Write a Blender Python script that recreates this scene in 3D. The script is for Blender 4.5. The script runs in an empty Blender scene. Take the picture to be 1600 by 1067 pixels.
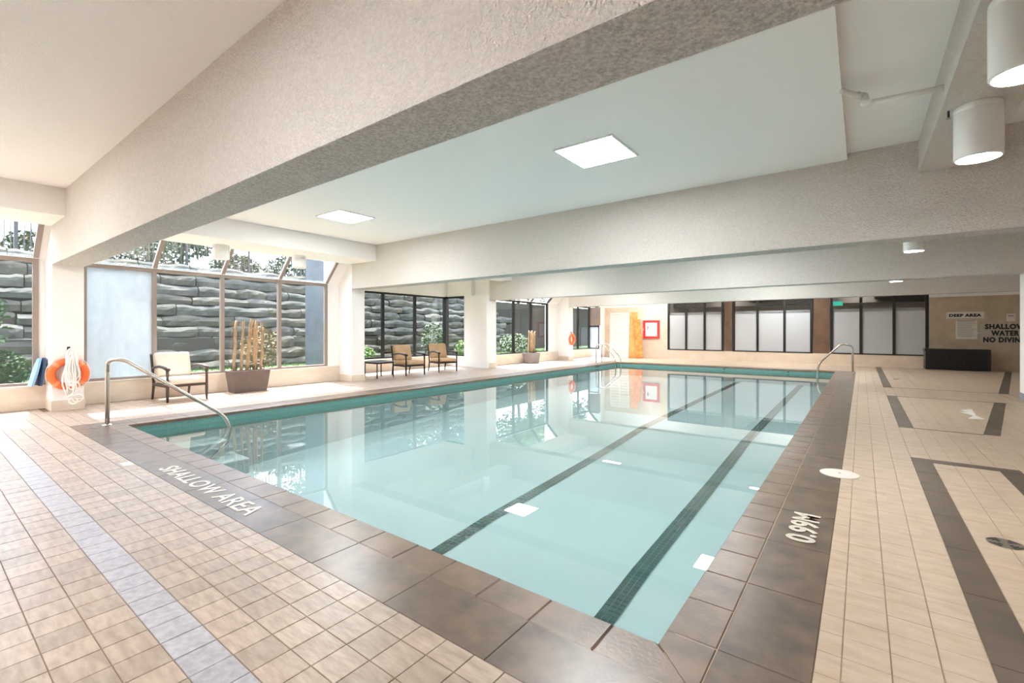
import bpy, math, random
from mathutils import Vector, Matrix, Euler
random.seed(7)
S = bpy.context.scene
COL = S.collection

# ------------------------------------------------------------ camera, world, sun, exposure
cd = bpy.data.cameras.new('camera'); cam = bpy.data.objects.new('camera', cd); COL.objects.link(cam)
S.camera = cam
YAW = math.radians(37.07)
cam.location = (0, 0, 1.3)
cam.rotation_euler = (math.radians(90), 0, YAW)
cd.sensor_fit = 'HORIZONTAL'; cd.sensor_width = 36.0
cd.lens = 723.0 / 1600 * 36
cd.shift_y = (517.0 - 533.5) / 1600
cd.clip_start = 0.02; cd.clip_end = 400

w = bpy.data.worlds.new('world'); S.world = w; w.use_nodes = True
wn = w.node_tree; wn.nodes.clear()
sky = wn.nodes.new('ShaderNodeTexSky'); sky.sky_type = 'NISHITA'; sky.sun_disc = False
sky.sun_elevation = math.radians(62); sky.sun_rotation = math.radians(-80)
sky.air_density = 1.0; sky.dust_density = 2.0
hs = wn.nodes.new('ShaderNodeHueSaturation'); hs.inputs['Saturation'].default_value = 0.55
bg = wn.nodes.new('ShaderNodeBackground'); bg.inputs[1].default_value = 0.8
wo = wn.nodes.new('ShaderNodeOutputWorld')
wn.links.new(sky.outputs[0], hs.inputs['Color']); wn.links.new(hs.outputs[0], bg.inputs[0]); wn.links.new(bg.outputs[0], wo.inputs[0])

sl = bpy.data.lights.new('sun', 'SUN'); sl.energy = 9.0; sl.angle = math.radians(0.6); sl.color = (1.0, 0.95, 0.88)
so = bpy.data.objects.new('sun', sl); COL.objects.link(so); so.location = (-20, 0, 20)
so.rotation_euler = Vector((0.50, -0.09, -1.0)).to_track_quat('-Z', 'Y').to_euler()

S.view_settings.view_transform = 'Standard'; S.view_settings.look = 'None'
S.view_settings.exposure = 1.52; S.view_settings.gamma = 1.0
S.view_settings.use_curve_mapping = False

PANEL_E = 32.0      # square ceiling panels
CAN_E = 45.0        # downlight lenses

# ------------------------------------------------------------ materials
MATS = {}
def srgb(r, g, b):
    f = lambda c: (c/255/12.92) if c/255 <= .04045 else ((c/255+.055)/1.055)**2.4
    return (f(r), f(g), f(b), 1)
class NT:
    def __init__(s, name):
        m = bpy.data.materials.new(name); m.use_nodes = True; s.m = m; s.t = m.node_tree; s.t.nodes.clear()
        s.out = s.n('ShaderNodeOutputMaterial'); MATS[name] = m
    def n(s, k, **kw):
        x = s.t.nodes.new(k)
        for a, b in kw.items(): setattr(x, a, b)
        return x
    def l(s, a, b): s.t.links.new(a, b)
def mix(nt, fac, a, b):
    x = nt.n('ShaderNodeMix', data_type='RGBA')
    for i, v in ((0, fac), (6, a), (7, b)):
        if hasattr(v, 'is_linked'): nt.l(v, x.inputs[i])
        else: x.inputs[i].default_value = v
    return x.outputs[2]
def noise(nt, vec, scale, detail=3, rough=.55):
    x = nt.n('ShaderNodeTexNoise'); x.inputs['Scale'].default_value = scale; x.inputs['Detail'].default_value = detail
    x.inputs['Roughness'].default_value = rough
    if vec: nt.l(vec, x.inputs['Vector'])
    return x.outputs[0]
def ramp(nt, fac, lo, hi):
    x = nt.n('ShaderNodeMapRange'); x.inputs[1].default_value = lo; x.inputs[2].default_value = hi; nt.l(fac, x.inputs[0]); return x.outputs[0]
def mat(name, c, rough=.6, metal=0, var=0, vscale=6, bump=0, bscale=60, c2=None, spec=.5, cell=0, cellvar=.2, emit=0, stretch=None, bdist=.004):
    nt = NT(name); p = nt.n('ShaderNodeBsdfPrincipled'); nt.l(p.outputs[0], nt.out.inputs[0])
    p.inputs['Roughness'].default_value = rough; p.inputs['Metallic'].default_value = metal
    p.inputs['Specular IOR Level'].default_value = spec
    g = nt.n('ShaderNodeNewGeometry'); pos = g.outputs['Position']
    if stretch:
        mp = nt.n('ShaderNodeMapping'); mp.inputs['Scale'].default_value = stretch; nt.l(pos, mp.inputs[0]); posv = mp.outputs[0]
    else: posv = pos
    col = c
    if var or c2:
        b = c2 if c2 else tuple(v*(1-var) for v in c[:3]) + (1,)
        col = mix(nt, ramp(nt, noise(nt, posv, vscale, 5), .35, .68), c, b)
    if cell:
        sn = nt.n('ShaderNodeVectorMath', operation='SNAP'); ad = nt.n('ShaderNodeVectorMath', operation='ADD')
        ad.inputs[1].default_value = CELLOFF; sn.inputs[1].default_value = (cell, cell, 10)
        nt.l(pos, ad.inputs[0]); nt.l(ad.outputs[0], sn.inputs[0])
        wnz = nt.n('ShaderNodeTexWhiteNoise'); nt.l(sn.outputs[0], wnz.inputs[0])
        d = col if hasattr(col, 'is_linked') else None
        mulc = nt.n('ShaderNodeMix', data_type='RGBA'); mulc.blend_type = 'MULTIPLY'; mulc.inputs[0].default_value = 1
        if d: nt.l(d, mulc.inputs[6])
        else: mulc.inputs[6].default_value = c
        rr = nt.n('ShaderNodeMapRange'); rr.inputs[3].default_value = 1-cellvar; rr.inputs[4].default_value = 1.0
        nt.l(wnz.outputs[0], rr.inputs[0]); nt.l(rr.outputs[0], mulc.inputs[7]); col = mulc.outputs[2]
    if hasattr(col, 'is_linked'): nt.l(col, p.inputs['Base Color'])
    else: p.inputs['Base Color'].default_value = col
    if emit:
        p.inputs['Emission Color'].default_value = c; p.inputs['Emission Strength'].default_value = emit
    if bump:
        bn = nt.n('ShaderNodeBump'); bn.inputs['Strength'].default_value = bump; bn.inputs['Distance'].default_value = bdist
        nt.l(noise(nt, posv, bscale, 3), bn.inputs['Height']); nt.l(bn.outputs[0], p.inputs['Normal'])
    return nt.m
CELLOFF = (4.805 + 155*.155, -.497 + 155*.155, 5)
def glassy(name, tint, haze=0, hazecol=(.8, .85, .9, 1), ior=1.45, rough=0, hazevar=False, bump=0, bscale=2, trans=False):
    nt = NT(name)
    lw = nt.n('ShaderNodeLayerWeight'); lw.inputs[0].default_value = .5
    pw = nt.n('ShaderNodeMath', operation='POWER'); pw.inputs[1].default_value = 5; nt.l(lw.outputs['Facing'], pw.inputs[0])
    fr = nt.n('ShaderNodeMapRange'); f0 = ((ior-1)/(ior+1))**2; fr.inputs[3].default_value = f0; fr.inputs[4].default_value = 1
    nt.l(pw.outputs[0], fr.inputs[0])
    tr = nt.n('ShaderNodeBsdfTransparent'); tr.inputs[0].default_value = tint
    gl = nt.n('ShaderNodeBsdfGlossy'); gl.inputs['Roughness'].default_value = rough
    if bump:
        g = nt.n('ShaderNodeNewGeometry')
        bn = nt.n('ShaderNodeBump'); bn.inputs['Strength'].default_value = bump; bn.inputs['Distance'].default_value = .01
        nt.l(noise(nt, g.outputs['Position'], bscale, 2), bn.inputs['Height'])
        nt.l(bn.outputs[0], gl.inputs['Normal']); nt.l(bn.outputs[0], lw.inputs['Normal'])
    base = tr.outputs[0]
    if haze:
        df = nt.n('ShaderNodeBsdfTranslucent' if trans else 'ShaderNodeBsdfDiffuse'); df.inputs[0].default_value = hazecol
        mh = nt.n('ShaderNodeMixShader'); mh.inputs[0].default_value = haze
        if hazevar:
            g = nt.n('ShaderNodeNewGeometry'); mp = nt.n('ShaderNodeMapping'); mp.inputs['Scale'].default_value = (1, 2.2, .7)
            nt.l(g.outputs['Position'], mp.inputs[0])
            r = nt.n('ShaderNodeMapRange'); r.inputs[1].default_value = .3; r.inputs[2].default_value = .65
            r.inputs[3].default_value = haze*.72; r.inputs[4].default_value = haze
            nt.l(noise(nt, mp.outputs[0], 1.6, 5), r.inputs[0]); nt.l(r.outputs[0], mh.inputs[0])
        nt.l(base, mh.inputs[1]); nt.l(df.outputs[0], mh.inputs[2]); base = mh.outputs[0]
    ms = nt.n('ShaderNodeMixShader'); nt.l(fr.outputs[0], ms.inputs[0]); nt.l(base, ms.inputs[1]); nt.l(gl.outputs[0], ms.inputs[2])
    nt.l(ms.outputs[0], nt.out.inputs[0]); return nt.m
def emis(name, c, e):
    nt = NT(name); em = nt.n('ShaderNodeEmission'); em.inputs[0].default_value = c; em.inputs[1].default_value = e
    nt.l(em.outputs[0], nt.out.inputs[0]); return nt.m

M = {}
M['stucco'] = mat('stucco_white', (.86, .80, .745, 1), .95, c2=(.76, .705, .65, 1), vscale=46, stretch=(1, 1.3, 1), bump=1.0, bscale=62, bdist=.03, spec=.1)  # darker speckle puts the shading of the stucco pits into the colour
M['stuccorough'] = mat('rough_stucco_underside', (.90, .87, .83, 1), .95, c2=(.58, .56, .53, 1), vscale=60, bump=1.0, bscale=55, bdist=.05, spec=.1)  # dark specks stand in for shade in the underside's pits
M['stuccoc'] = mat('stucco_ceiling', (.94, .925, .915, 1), .95, bump=.6, bscale=60, bdist=.01, spec=.1)
M['plaster'] = mat('smooth_plaster', (.93, .90, .87, 1), .9, var=.03, vscale=2, spec=.15, bump=.1, bscale=90)
M['gyps'] = mat('gypsum_panel', (.95, .935, .925, 1), .85, spec=.15)
M['curb'] = mat('limestone_curb', (.76, .66, .55, 1), .55, c2=(.70, .58, .46, 1), vscale=3, stretch=(1, 1, 3))
M['traver'] = mat('travertine', (.56, .45, .33, 1), .6, c2=(.44, .345, .24, 1), vscale=2.6, bump=.1, bscale=30)
M['farstone'] = mat('far_wall_stone', (.70, .57, .44, 1), .6, c2=(.62, .48, .36, 1), vscale=2.2)
M['grout'] = mat('brown_grout', (.25, .165, .105, 1), .9, var=.3, vscale=20)
M['tile'] = mat('beige_floor_tile', (.47, .365, .29, 1), .36, spec=.7, c2=(.33, .24, .18, 1), vscale=7, stretch=(1.2, 4.5, 1), cell=.155, cellvar=.22, bump=.35, bscale=16)
M['tile_right'] = mat('cream_floor_tile', (.57, .445, .335, 1), .42, c2=(.47, .35, .25, 1), vscale=5, stretch=(1, 3.0, 1), cell=.155, cellvar=.07, bump=.12, bscale=14)
M['tile_grey'] = mat('grey_border_tile', (.44, .42, .44, 1), .32, spec=.7, c2=(.30, .28, .30, 1), vscale=26, cell=.155, cellvar=.12, bump=.35, bscale=90)
M['slate'] = mat('brown_slate', (.170, .108, .068, 1), .34, spec=.75, c2=(.075, .047, .030, 1), vscale=5.5, bump=.12, bscale=60, cell=.62, cellvar=.15)
M['slate_light'] = mat('bullnose_stone', (.205, .13, .083, 1), .36, spec=.75, c2=(.105, .066, .042, 1), vscale=4.5, bump=.3, bscale=50)
M['inlay'] = mat('inlay_stone', (.125, .085, .058, 1), .42, c2=(.075, .05, .035, 1), vscale=3, bump=.15, bscale=60)
M['pool'] = mat('pool_plaster', (.39, .475, .475, 1), .7, c2=(.37, .455, .46, 1), vscale=1.2)
M['band'] = None
M['lane'] = mat('lane_tile_teal', (.030, .085, .080, 1), .25, cell=.055, cellvar=.35)
M['lanegrout'] = mat('lane_grout', (.22, .33, .32, 1), .8)
M['steel'] = mat('brushed_steel', (.62, .57, .52, 1), .26, metal=1)
M['bronze'] = mat('dark_bronze', (.018, .016, .015, 1), .4, spec=.4)
M['bronze_haze'] = mat('hazed_bronze_frame', (.30, .235, .20, 1), .45)  # same bronze as the dark frames, lightened to paint in bright haze
M['white'] = mat('white_paint', (.85, .85, .83, 1), .45)
M['whiteprint'] = mat('white_paint_print', (.80, .76, .70, 1), .7)
M['print099'] = mat('faded_white_print', (.62, .55, .47, 1), .7)
M['black'] = mat('black_print', (.012, .012, .012, 1), .6)
M['grey'] = mat('grey_print', (.25, .24, .23, 1), .6)
M['signwhite'] = mat('sign_white', (.72, .67, .60, 1), .5)
M['signtan'] = mat('sign_tan_clear', (.50, .43, .35, 1), .4)
M['cushion'] = mat('cream_cushion', (.70, .60, .51, 1), .9, var=.06, vscale=5, bump=.15, bscale=300)
M['cushion2'] = mat('tan_cushion', (.56, .37, .21, 1), .9, var=.15, vscale=5, bump=.15, bscale=300)
M['chairframe'] = mat('brown_metal_frame', (.075, .055, .045, 1), .4, metal=.3)
M['chairdark'] = mat('dark_metal_frame', (.022, .017, .015, 1), .35, metal=.3)
M['tabletop'] = mat('grey_glass_top', (.30, .33, .40, 1), .15)
M['planter'] = mat('brown_planter', (.155, .115, .10, 1), .4, metal=.2, var=.12, vscale=6)
M['planter2'] = mat('grey_planter', (.235, .20, .20, 1), .5)
M['soil'] = mat('soil', (.03, .02, .012, 1), .95, bump=1, bscale=60)
M['stick'] = mat('peeled_branch', (.47, .31, .18, 1), .7, c2=(.28, .17, .09, 1), vscale=9, stretch=(3, 3, 1), bump=.3, bscale=30)
M['orange'] = mat('orange_ring', (.93, .16, .035, 1), .4)
M['ringband'] = mat('faded_orange_band', (.90, .30, .14, 1), .4)
M['reflect'] = mat('pale_band', (.78, .72, .68, 1), .4)
M['rope'] = mat('white_rope', (.92, .89, .85, 1), .8)
M['red'] = mat('red_enamel', (.68, .035, .035, 1), .4)
M['blue'] = mat('pale_blue_foam', (.30, .50, .74, 1), .7)
M['navy'] = mat('dark_blue_foam', (.04, .08, .15, 1), .7)
M['orangefoam2'] = mat('deep_orange_foam', (.78, .17, .02, 1), .6, c2=(.90, .36, .10, 1), vscale=6)
M['orangefoam'] = mat('orange_foam', (.80, .27, .05, 1), .6, c2=(.88, .42, .15, 1), vscale=5)
M['whitefoam'] = mat('white_louver', (.88, .82, .74, 1), .6)
M['boxblack'] = mat('black_resin', (.014, .012, .012, 1), .35, spec=.4)
M['wood'] = mat('brown_board', (.26, .15, .06, 1), .5, c2=(.15, .13, .16, 1), vscale=4, stretch=(2, 2, .6))
M['pierbrown'] = mat('brown_pier_panel', (.17, .095, .055, 1), .35, c2=(.12, .065, .04, 1), vscale=3)
M['rock'] = mat('garden_stone', (.085, .08, .066, 1), .9, c2=(.028, .033, .024, 1), vscale=1.8, bump=.8, bscale=7, bdist=.03)
M['rock2'] = mat('brown_garden_stone', (.085, .075, .052, 1), .9, c2=(.022, .025, .018, 1), vscale=2.6, bump=.8, bscale=9, bdist=.03)
M['soilout'] = mat('dark_bank_soil', (.035, .03, .022, 1), .95, bump=1, bscale=8)
M['grass'] = mat('lawn', (.06, .12, .022, 1), .9, c2=(.03, .07, .012, 1), vscale=6, bump=.8, bscale=60)
M['leaf'] = mat('green_leaf', (.04, .09, .022, 1), .6, c2=(.02, .05, .014, 1), vscale=5)
M['leaf2'] = mat('lime_leaf', (.10, .19, .03, 1), .6, c2=(.06, .13, .022, 1), vscale=5)
M['leaf3'] = mat('orange_leaf', (.24, .12, .03, 1), .6, c2=(.08, .10, .03, 1), vscale=5)
M['bark'] = mat('bark', (.08, .06, .045, 1), .9, bump=.6, bscale=30)
M['iron'] = mat('black_iron', (.02, .02, .022, 1), .5)
M['gymwall'] = mat('gym_wall', (.42, .40, .37, 1), .8)
M['gymdark'] = mat('gym_dark', (.06, .05, .045, 1), .8)
M['gymfloor'] = mat('gym_floor', (.16, .12, .09, 1), .5)
M['film'] = None
M['pipe'] = mat('painted_pipe', (.80, .78, .74, 1), .5)
M['panel_light'] = emis('led_diffuser', (.95, .985, 1, 1), PANEL_E)
M['can_light'] = emis('downlight_lens', (1, .985, .95, 1), CAN_E)
M['exitgreen'] = emis('exit_sign_green', (.05, .60, .40, 1), .35)
M['glass'] = glassy('window_glass', (.92, .94, .95, 1), haze=.03, hazecol=(.6, .68, .75, 1), hazevar=True)
M['clear'] = glassy('clear_window_glass', (.93, .95, .95, 1), ior=1.36)
M['fog'] = glassy('fogged_glass', (.85, .9, .95, 1), haze=.80, hazecol=(.72, .80, .86, 1), hazevar=True)
M['water'] = glassy('pool_water_surface', (.885, .96, .96, 1), ior=1.52, bump=.012, bscale=1.6)
# frosted film on the gym windows: milky, slightly shiny, a little see-through
nt = NT('frosted_film'); p = nt.n('ShaderNodeBsdfPrincipled'); p.inputs['Base Color'].default_value = (.47, .48, .49, 1)
p.inputs['Roughness'].default_value = .08; p.inputs['Specular IOR Level'].default_value = .9
nt.l(p.outputs[0], nt.out.inputs[0]); M['film'] = nt.m
# waterline mosaic: tiny teal tiles, colour only (each about 3 px)
nt = NT('waterline_mosaic'); p = nt.n('ShaderNodeBsdfPrincipled'); p.inputs['Roughness'].default_value = .2
g = nt.n('ShaderNodeNewGeometry'); sp = nt.n('ShaderNodeSeparateXYZ'); nt.l(g.outputs['Position'], sp.inputs[0])
ad = nt.n('ShaderNodeMath', operation='ADD'); nt.l(sp.outputs[0], ad.inputs[0]); nt.l(sp.outputs[1], ad.inputs[1])
cb = nt.n('ShaderNodeCombineXYZ'); nt.l(ad.outputs[0], cb.inputs[0]); nt.l(sp.outputs[2], cb.inputs[1])
bk = nt.n('ShaderNodeTexBrick'); bk.offset = 0; bk.inputs['Scale'].default_value = 1
bk.inputs['Brick Width'].default_value = .025; bk.inputs['Row Height'].default_value = .025; bk.inputs['Mortar Size'].default_value = .002
bk.inputs['Color1'].default_value = (.12, .265, .24, 1); bk.inputs['Color2'].default_value = (.15, .32, .29, 1); bk.inputs['Mortar'].default_value = (.20, .40, .38, 1)
nt.l(cb.outputs[0], bk.inputs[0]); nt.l(bk.outputs[0], p.inputs['Base Color']); nt.l(p.outputs[0], nt.out.inputs[0]); M['band'] = nt.m

# ------------------------------------------------------------ mesh helpers
class MB:
    def __init__(s): s.v = []; s.f = []
    def poly(s, pts):
        i = len(s.v); s.v += [tuple(p) for p in pts]; s.f.append(tuple(range(i, i+len(pts)))); return s
    def box(s, x0, x1, y0, y1, z0, z1, mtx=None, skip=''):
        i = len(s.v)
        pts = [(x, y, z) for z in (z0, z1) for y in (y0, y1) for x in (x0, x1)]
        if mtx is not None: pts = [tuple(mtx @ Vector(p)) for p in pts]
        s.v += pts
        for q in ((0, 2, 3, 1), (4, 5, 7, 6), (0, 1, 5, 4), (2, 6, 7, 3), (0, 4, 6, 2), (1, 3, 7, 5)): s.f.append(tuple(i+k for k in q))
        return s
    def prism(s, poly, z0, z1, mtx=None, ch=0):
        n = len(poly); i = len(s.v)
        cx = sum(p[0] for p in poly)/n; cy = sum(p[1] for p in poly)/n
        rings = [(z0, 0), (z1-ch, 0), (z1, ch)] if ch else [(z0, 0), (z1, 0)]
        for z, c in rings:
            for x, y in poly:
                if c:
                    x -= math.copysign(min(c, abs(x-cx)), x-cx) if abs(x-cx) > 1e-6 else 0
                    y -= math.copysign(min(c, abs(y-cy)), y-cy) if abs(y-cy) > 1e-6 else 0
                p = (x, y, z); s.v.append(tuple(mtx @ Vector(p)) if mtx is not None else p)
        for r in range(len(rings)-1):
            for k in range(n):
                a = i+r*n+k; b = i+r*n+(k+1) % n; s.f.append((a, b, b+n, a+n))
        s.f.append(tuple(i+(len(rings)-1)*n+k for k in range(n))); s.f.append(tuple(i+n-1-k for k in range(n)))
        return s
    def extr(s, poly, axis, a, b):
        """poly of (u,v) extruded along axis from a to b; axis y: (u,v)=(x,z); axis x: (u,v)=(y,z)"""
        n = len(poly); i = len(s.v)
        for t in (a, b):
            for u, v in poly: s.v.append((u, t, v) if axis == 'y' else (t, u, v))
        for k in range(n): s.f.append((i+k, i+(k+1) % n, i+n+(k+1) % n, i+n+k))
        s.f.append(tuple(i+k for k in range(n))); s.f.append(tuple(i+2*n-1-k for k in range(n)))
        return s
    def tube(s, pts, r, n=10, closed=False, caps=True):
        pts = [Vector(p) for p in pts]; m = len(pts); i0 = len(s.v); up = None
        rr = r if hasattr(r, '__len__') else [r]*m
        for k, p in enumerate(pts):
            if closed: d = (pts[(k+1) % m]-pts[k-1])
            else: d = (pts[min(k+1, m-1)]-pts[max(k-1, 0)])
            d.normalize()
            if up is None: up = d.orthogonal().normalized()
            else: up = (up - d*up.dot(d)).normalized()
            sd = d.cross(up)
            for j in range(n):
                a = 2*math.pi*j/n; s.v.append(tuple(p+(up*math.cos(a)+sd*math.sin(a))*rr[k]))
        for k in range(m if closed else m-1):
            for j in range(n):
                a = i0+k*n+j; b = i0+k*n+(j+1) % n; k2 = (k+1) % m
                c = i0+k2*n+(j+1) % n; d2 = i0+k2*n+j; s.f.append((a, b, c, d2))
        if caps and not closed:
            s.f.append(tuple(i0+n-1-j for j in range(n))); s.f.append(tuple(i0+(m-1)*n+j for j in range(n)))
        return s
    def lathe(s, prof, n=24, c=(0, 0, 0)):
        i = len(s.v)
        for r, z in prof:
            for j in range(n):
                a = 2*math.pi*j/n; s.v.append((c[0]+r*math.cos(a), c[1]+r*math.sin(a), c[2]+z))
        for k in range(len(prof)-1):
            for j in range(n):
                s.f.append((i+k*n+j, i+k*n+(j+1) % n, i+(k+1)*n+(j+1) % n, i+(k+1)*n+j))
        s.f.append(tuple(i+n-1-j for j in range(n))); s.f.append(tuple(i+(len(prof)-1)*n+j for j in range(n)))
        return s
    def mesh(s, name, m, smooth=False):
        me = bpy.data.meshes.new(name); me.from_pydata(s.v, [], s.f); me.materials.append(m)
        if smooth: me.shade_smooth()
        me.update(); return me
    def build(s, name, m, parent=None, smooth=False, bevel=0, sub=0, loc=None, rot=None, kind=None):
        o = bpy.data.objects.new(name, s.mesh(name, m, smooth)); COL.objects.link(o)
        if parent: o.parent = parent
        if loc: o.location = loc
        if rot: o.rotation_euler = rot
        if bevel:
            b = o.modifiers.new('bevel', 'BEVEL'); b.width = bevel; b.segments = 3 if bevel > .01 else 2; b.limit_method = 'ANGLE'
        if sub:
            b = o.modifiers.new('sub', 'SUBSURF'); b.levels = sub; b.render_levels = sub
        if kind: o['kind'] = kind
        return o
def thing(name, label, cat, loc=(0, 0, 0), rz=0, group=None):
    o = bpy.data.objects.new(name, None); COL.objects.link(o); o.location = loc; o.rotation_euler = (0, 0, rz)
    o.empty_display_size = .1
    return tag(o, label, cat, group)
def tag(o, label, cat, group=None):
    o['label'] = label; o['category'] = cat
    if group: o['group'] = group
    return o
def struct(o, label=None):
    o['kind'] = 'structure'
    if label: o['label'] = label
    return o
def sempty(name, label=None):
    o = bpy.data.objects.new(name, None); COL.objects.link(o); return struct(o, label)
def copy_tree(o, parent=None):
    c = o.copy(); COL.objects.link(c)
    if parent: c.parent = parent
    for ch in list(o.children): copy_tree(ch, c)
    return c
def letters(name, text, m, parent, w, h, mtx, bold=0, space=1.0):
    """text as flat mesh, scaled to w x h, lower left at the origin of mtx (x = reading direction, y = up)"""
    cu = bpy.data.curves.new(name, 'FONT'); cu.body = text; cu.size = 1; cu.offset = bold; cu.space_character = space; cu.extrude = .01
    cu.resolution_u = 3
    t = bpy.data.objects.new('t', cu); me = bpy.data.meshes.new_from_object(t)
    bpy.data.objects.remove(t); bpy.data.curves.remove(cu)
    xs = [v.co.x for v in me.vertices]; ys = [v.co.y for v in me.vertices]
    x0, x1, y0, y1 = min(xs), max(xs), min(ys), max(ys)
    for v in me.vertices:
        v.co = mtx @ Vector(((v.co.x-x0)/(x1-x0)*w, (v.co.y-y0)/(y1-y0)*h, v.co.z*.1))
    me.materials.clear(); me.materials.append(m)
    o = bpy.data.objects.new(name, me); COL.objects.link(o)
    if parent: o.parent = parent
    return o

# ------------------------------------------------------------ main dimensions
ZC, ZB, ZP = 3.46, 2.375, 3.385          # ceiling, beam underside, gypsum panel underside
PY = [(1.48, 1.865), (6.97, 7.35), (12.45, 12.83), (17.95, 18.33)]
PX = -10.40                               # pillar faces
XW = -10.98                               # window plane
XR = 5.4; YN = -4.5; YF = 21.5
PLX0, PLX1, PLY0, PLY1 = -8.12, -0.655, 1.885, 18.0    # pool
CX0, CX1, CY0, CY1 = -8.61, -0.147, 1.392, 18.49       # coping outer
WZ = -0.13

# ------------------------------------------------------------ floor
fl = MB()
def slab(mb, x0, x1, y0, y1, z0, z1): mb.box(x0, x1, y0, y1, z0, z1)
for r in ((-12.6, CX0, YN, 21.9), (CX0, CX1, YN, CY0), (CX0, CX1, CY1, 21.9)): slab(fl, *r, -.15, -.0045)
floor = struct(fl.build('floor', M['grout']), 'tiled pool deck with thin brown grout lines')
gb = MB(); gb.box(CX1, XR, YN, 21.9, -.15, -.0045); gb.build('grout_bed', mat('beige_grout', (.46, .34, .24, 1), .85, var=.3, vscale=4), floor)
TW = .155; JW = .0042
cells = []      # (x0,x1,y0,y1,material)
def inbar(x, y):
    if .403 < x < .558 and (y < 6.29 or 8.15 < y < 12.03 or 13.72 < y < 21.2): return True
    if .558 < x < 1.19 and 6.135 < y < 6.29: return True
    if 1.023 < x < 1.178 and y < 6.29: return True
    return False
def fill(x0, x1, y0, y1, px, py, m, rowm=None, skip=None):
    i0 = math.floor((x0-px)/TW); i1 = math.ceil((x1-px)/TW)
    j0 = math.floor((y0-py)/TW); j1 = math.ceil((y1-py)/TW)
    for i in range(i0, i1):
        a = max(x0, px+i*TW); b = min(x1, px+(i+1)*TW)
        if b-a < .02: continue
        for j in range(j0, j1):
            c = max(y0, py+j*TW); d = min(y1, py+(j+1)*TW)
            if d-c < .02: continue
            cx, cy = (a+b)/2, (c+d)/2
            if skip and skip(cx, cy): continue
            if cx < PX and any(p0-.05 < cy < p1+.05 for p0, p1 in PY): continue
            cells.append((a, b, c, d, rowm(cx, cy) if rowm else m))
def under_left(cx, cy):      # ground that is under the window curb, outside the room
    lim = -12.3 if 7.35 < cy < 12.3 else -10.93
    return cx < lim
fill(-12.4, CX1, YN, CY0, -4.805, .498-TW*3, 'tile', rowm=lambda x, y: 'tile_grey' if .653 < y < .808 else 'tile', skip=under_left)
fill(-12.4, CX0, CY0, YF, CX0, CY0, 'tile', skip=under_left)
fill(CX0, CX1, CY1, YF, CX0, CY1, 'tile_right')
fill(CX1, XR, YN, YF, .093-TW*2, 6.29-TW*60, 'tile_right', skip=inbar)
def apparent(c):
    x, y = (c[0]+c[1])/2, (c[2]+c[3])/2
    s_, c_ = math.sin(YAW), math.cos(YAW)
    d = -s_*x+c_*y
    if d < .35: return 0
    px = 800+723*(c_*x+s_*y)/d; py = 517+723*1.3/d
    if px < -5 or px > 1605 or py > 1090: return 0
    return (c[1]-c[0])*(c[3]-c[2])/d**3
def tilepoly(c, g=JW/2):
    h = .0009 if c[4] == 'tile_right' else g
    return [(c[0]+g, c[2]+h), (c[1]-g, c[2]+h), (c[1]-g, c[3]-h), (c[0]+g, c[3]-h)]
# the pool-side and largest tiles singly, the rest joined per kind
order = sorted(range(len(cells)), key=lambda k: -apparent(cells[k]))
single = set(order[:296])
fields = {}
shared = {}
for k, c in enumerate(cells):
    if k in single:
        key = (round(c[1]-c[0], 3), round(c[3]-c[2], 3), c[4])
        cx, cy = (c[0]+c[1])/2, (c[2]+c[3])/2
        if key not in shared:
            shared[key] = MB().prism(tilepoly((c[0]-cx, c[1]-cx, c[2]-cy, c[3]-cy, c[4])), -.010, 0, ch=.0012).mesh('tile', M[c[4]])
        o = bpy.data.objects.new('tile', shared[key]); COL.objects.link(o); o.parent = floor
        o.location = (cx, cy, random.uniform(-.0006, .0006))
    else:
        fields.setdefault(c[4], MB()).prism(tilepoly(c), -.010, random.uniform(-.0006, .0004), ch=.0012)
fmb = MB(); mats = []; midx = []
for mk, b in fields.items():
    i = len(fmb.v); fmb.v += b.v; fmb.f += [tuple(q+i for q in f) for f in b.f]; midx += [len(mats)]*len(b.f); mats.append(M[mk])
tf = fmb.build('tile_field', mats[0], floor, kind='stuff')
for m_ in mats[1:]: tf.data.materials.append(m_)
tf.data.polygons.foreach_set('material_index', midx)
# dark inlay frames on the right-hand deck
def inlay(poly): MB().prism(poly, -.010, .0012, ch=.001).build('inlay_slab', M['inlay'], floor)
def runY(x0, x1, y0, y1, L=.62):
    y = y1
    while y > y0+.05:
        a = max(y0, y-L); inlay([(x0+.002, a+.002), (x1-.002, a+.002), (x1-.002, y-.002), (x0+.002, y-.002)]); y -= L
runY(.403, .558, YN, 6.29); runY(.403, .558, 8.15, 12.02); runY(.403, .558, 13.72, 21.2)
runY(1.023, 1.178, YN, 6.135)
for a, b in ((.558, .868), (.868, 1.178)): inlay([(a+.002, 6.137), (b-.002, 6.137), (b-.002, 6.288), (a+.002, 6.288)])
def slant(y0, y1, x0):
    y = y0
    while y < y1-.05:
        b = min(y1, y+.62); xa = x0+.185*(y-y0); xb = x0+.185*(b-y0)
        MB().prism([(xa, y+.002), (xa+.15, y+.002), (xb+.15, b-.002), (xb, b-.002)], -.002, .0018).build('inlay_slab', M['inlay'], floor); y = b
slant(8.2, 12.0, 1.22); slant(13.72, 21.2, 2.26)
for y, xa, xb in ((8.15, .558, 1.22), (11.93, .558, 1.92), (13.72, .558, 2.26)):
    MB().prism([(xa, y), (xb, y), (xb, y+.045), (xa, y+.045)], -.002, .0018).build('inlay_slab', M['inlay'], floor)
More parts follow.
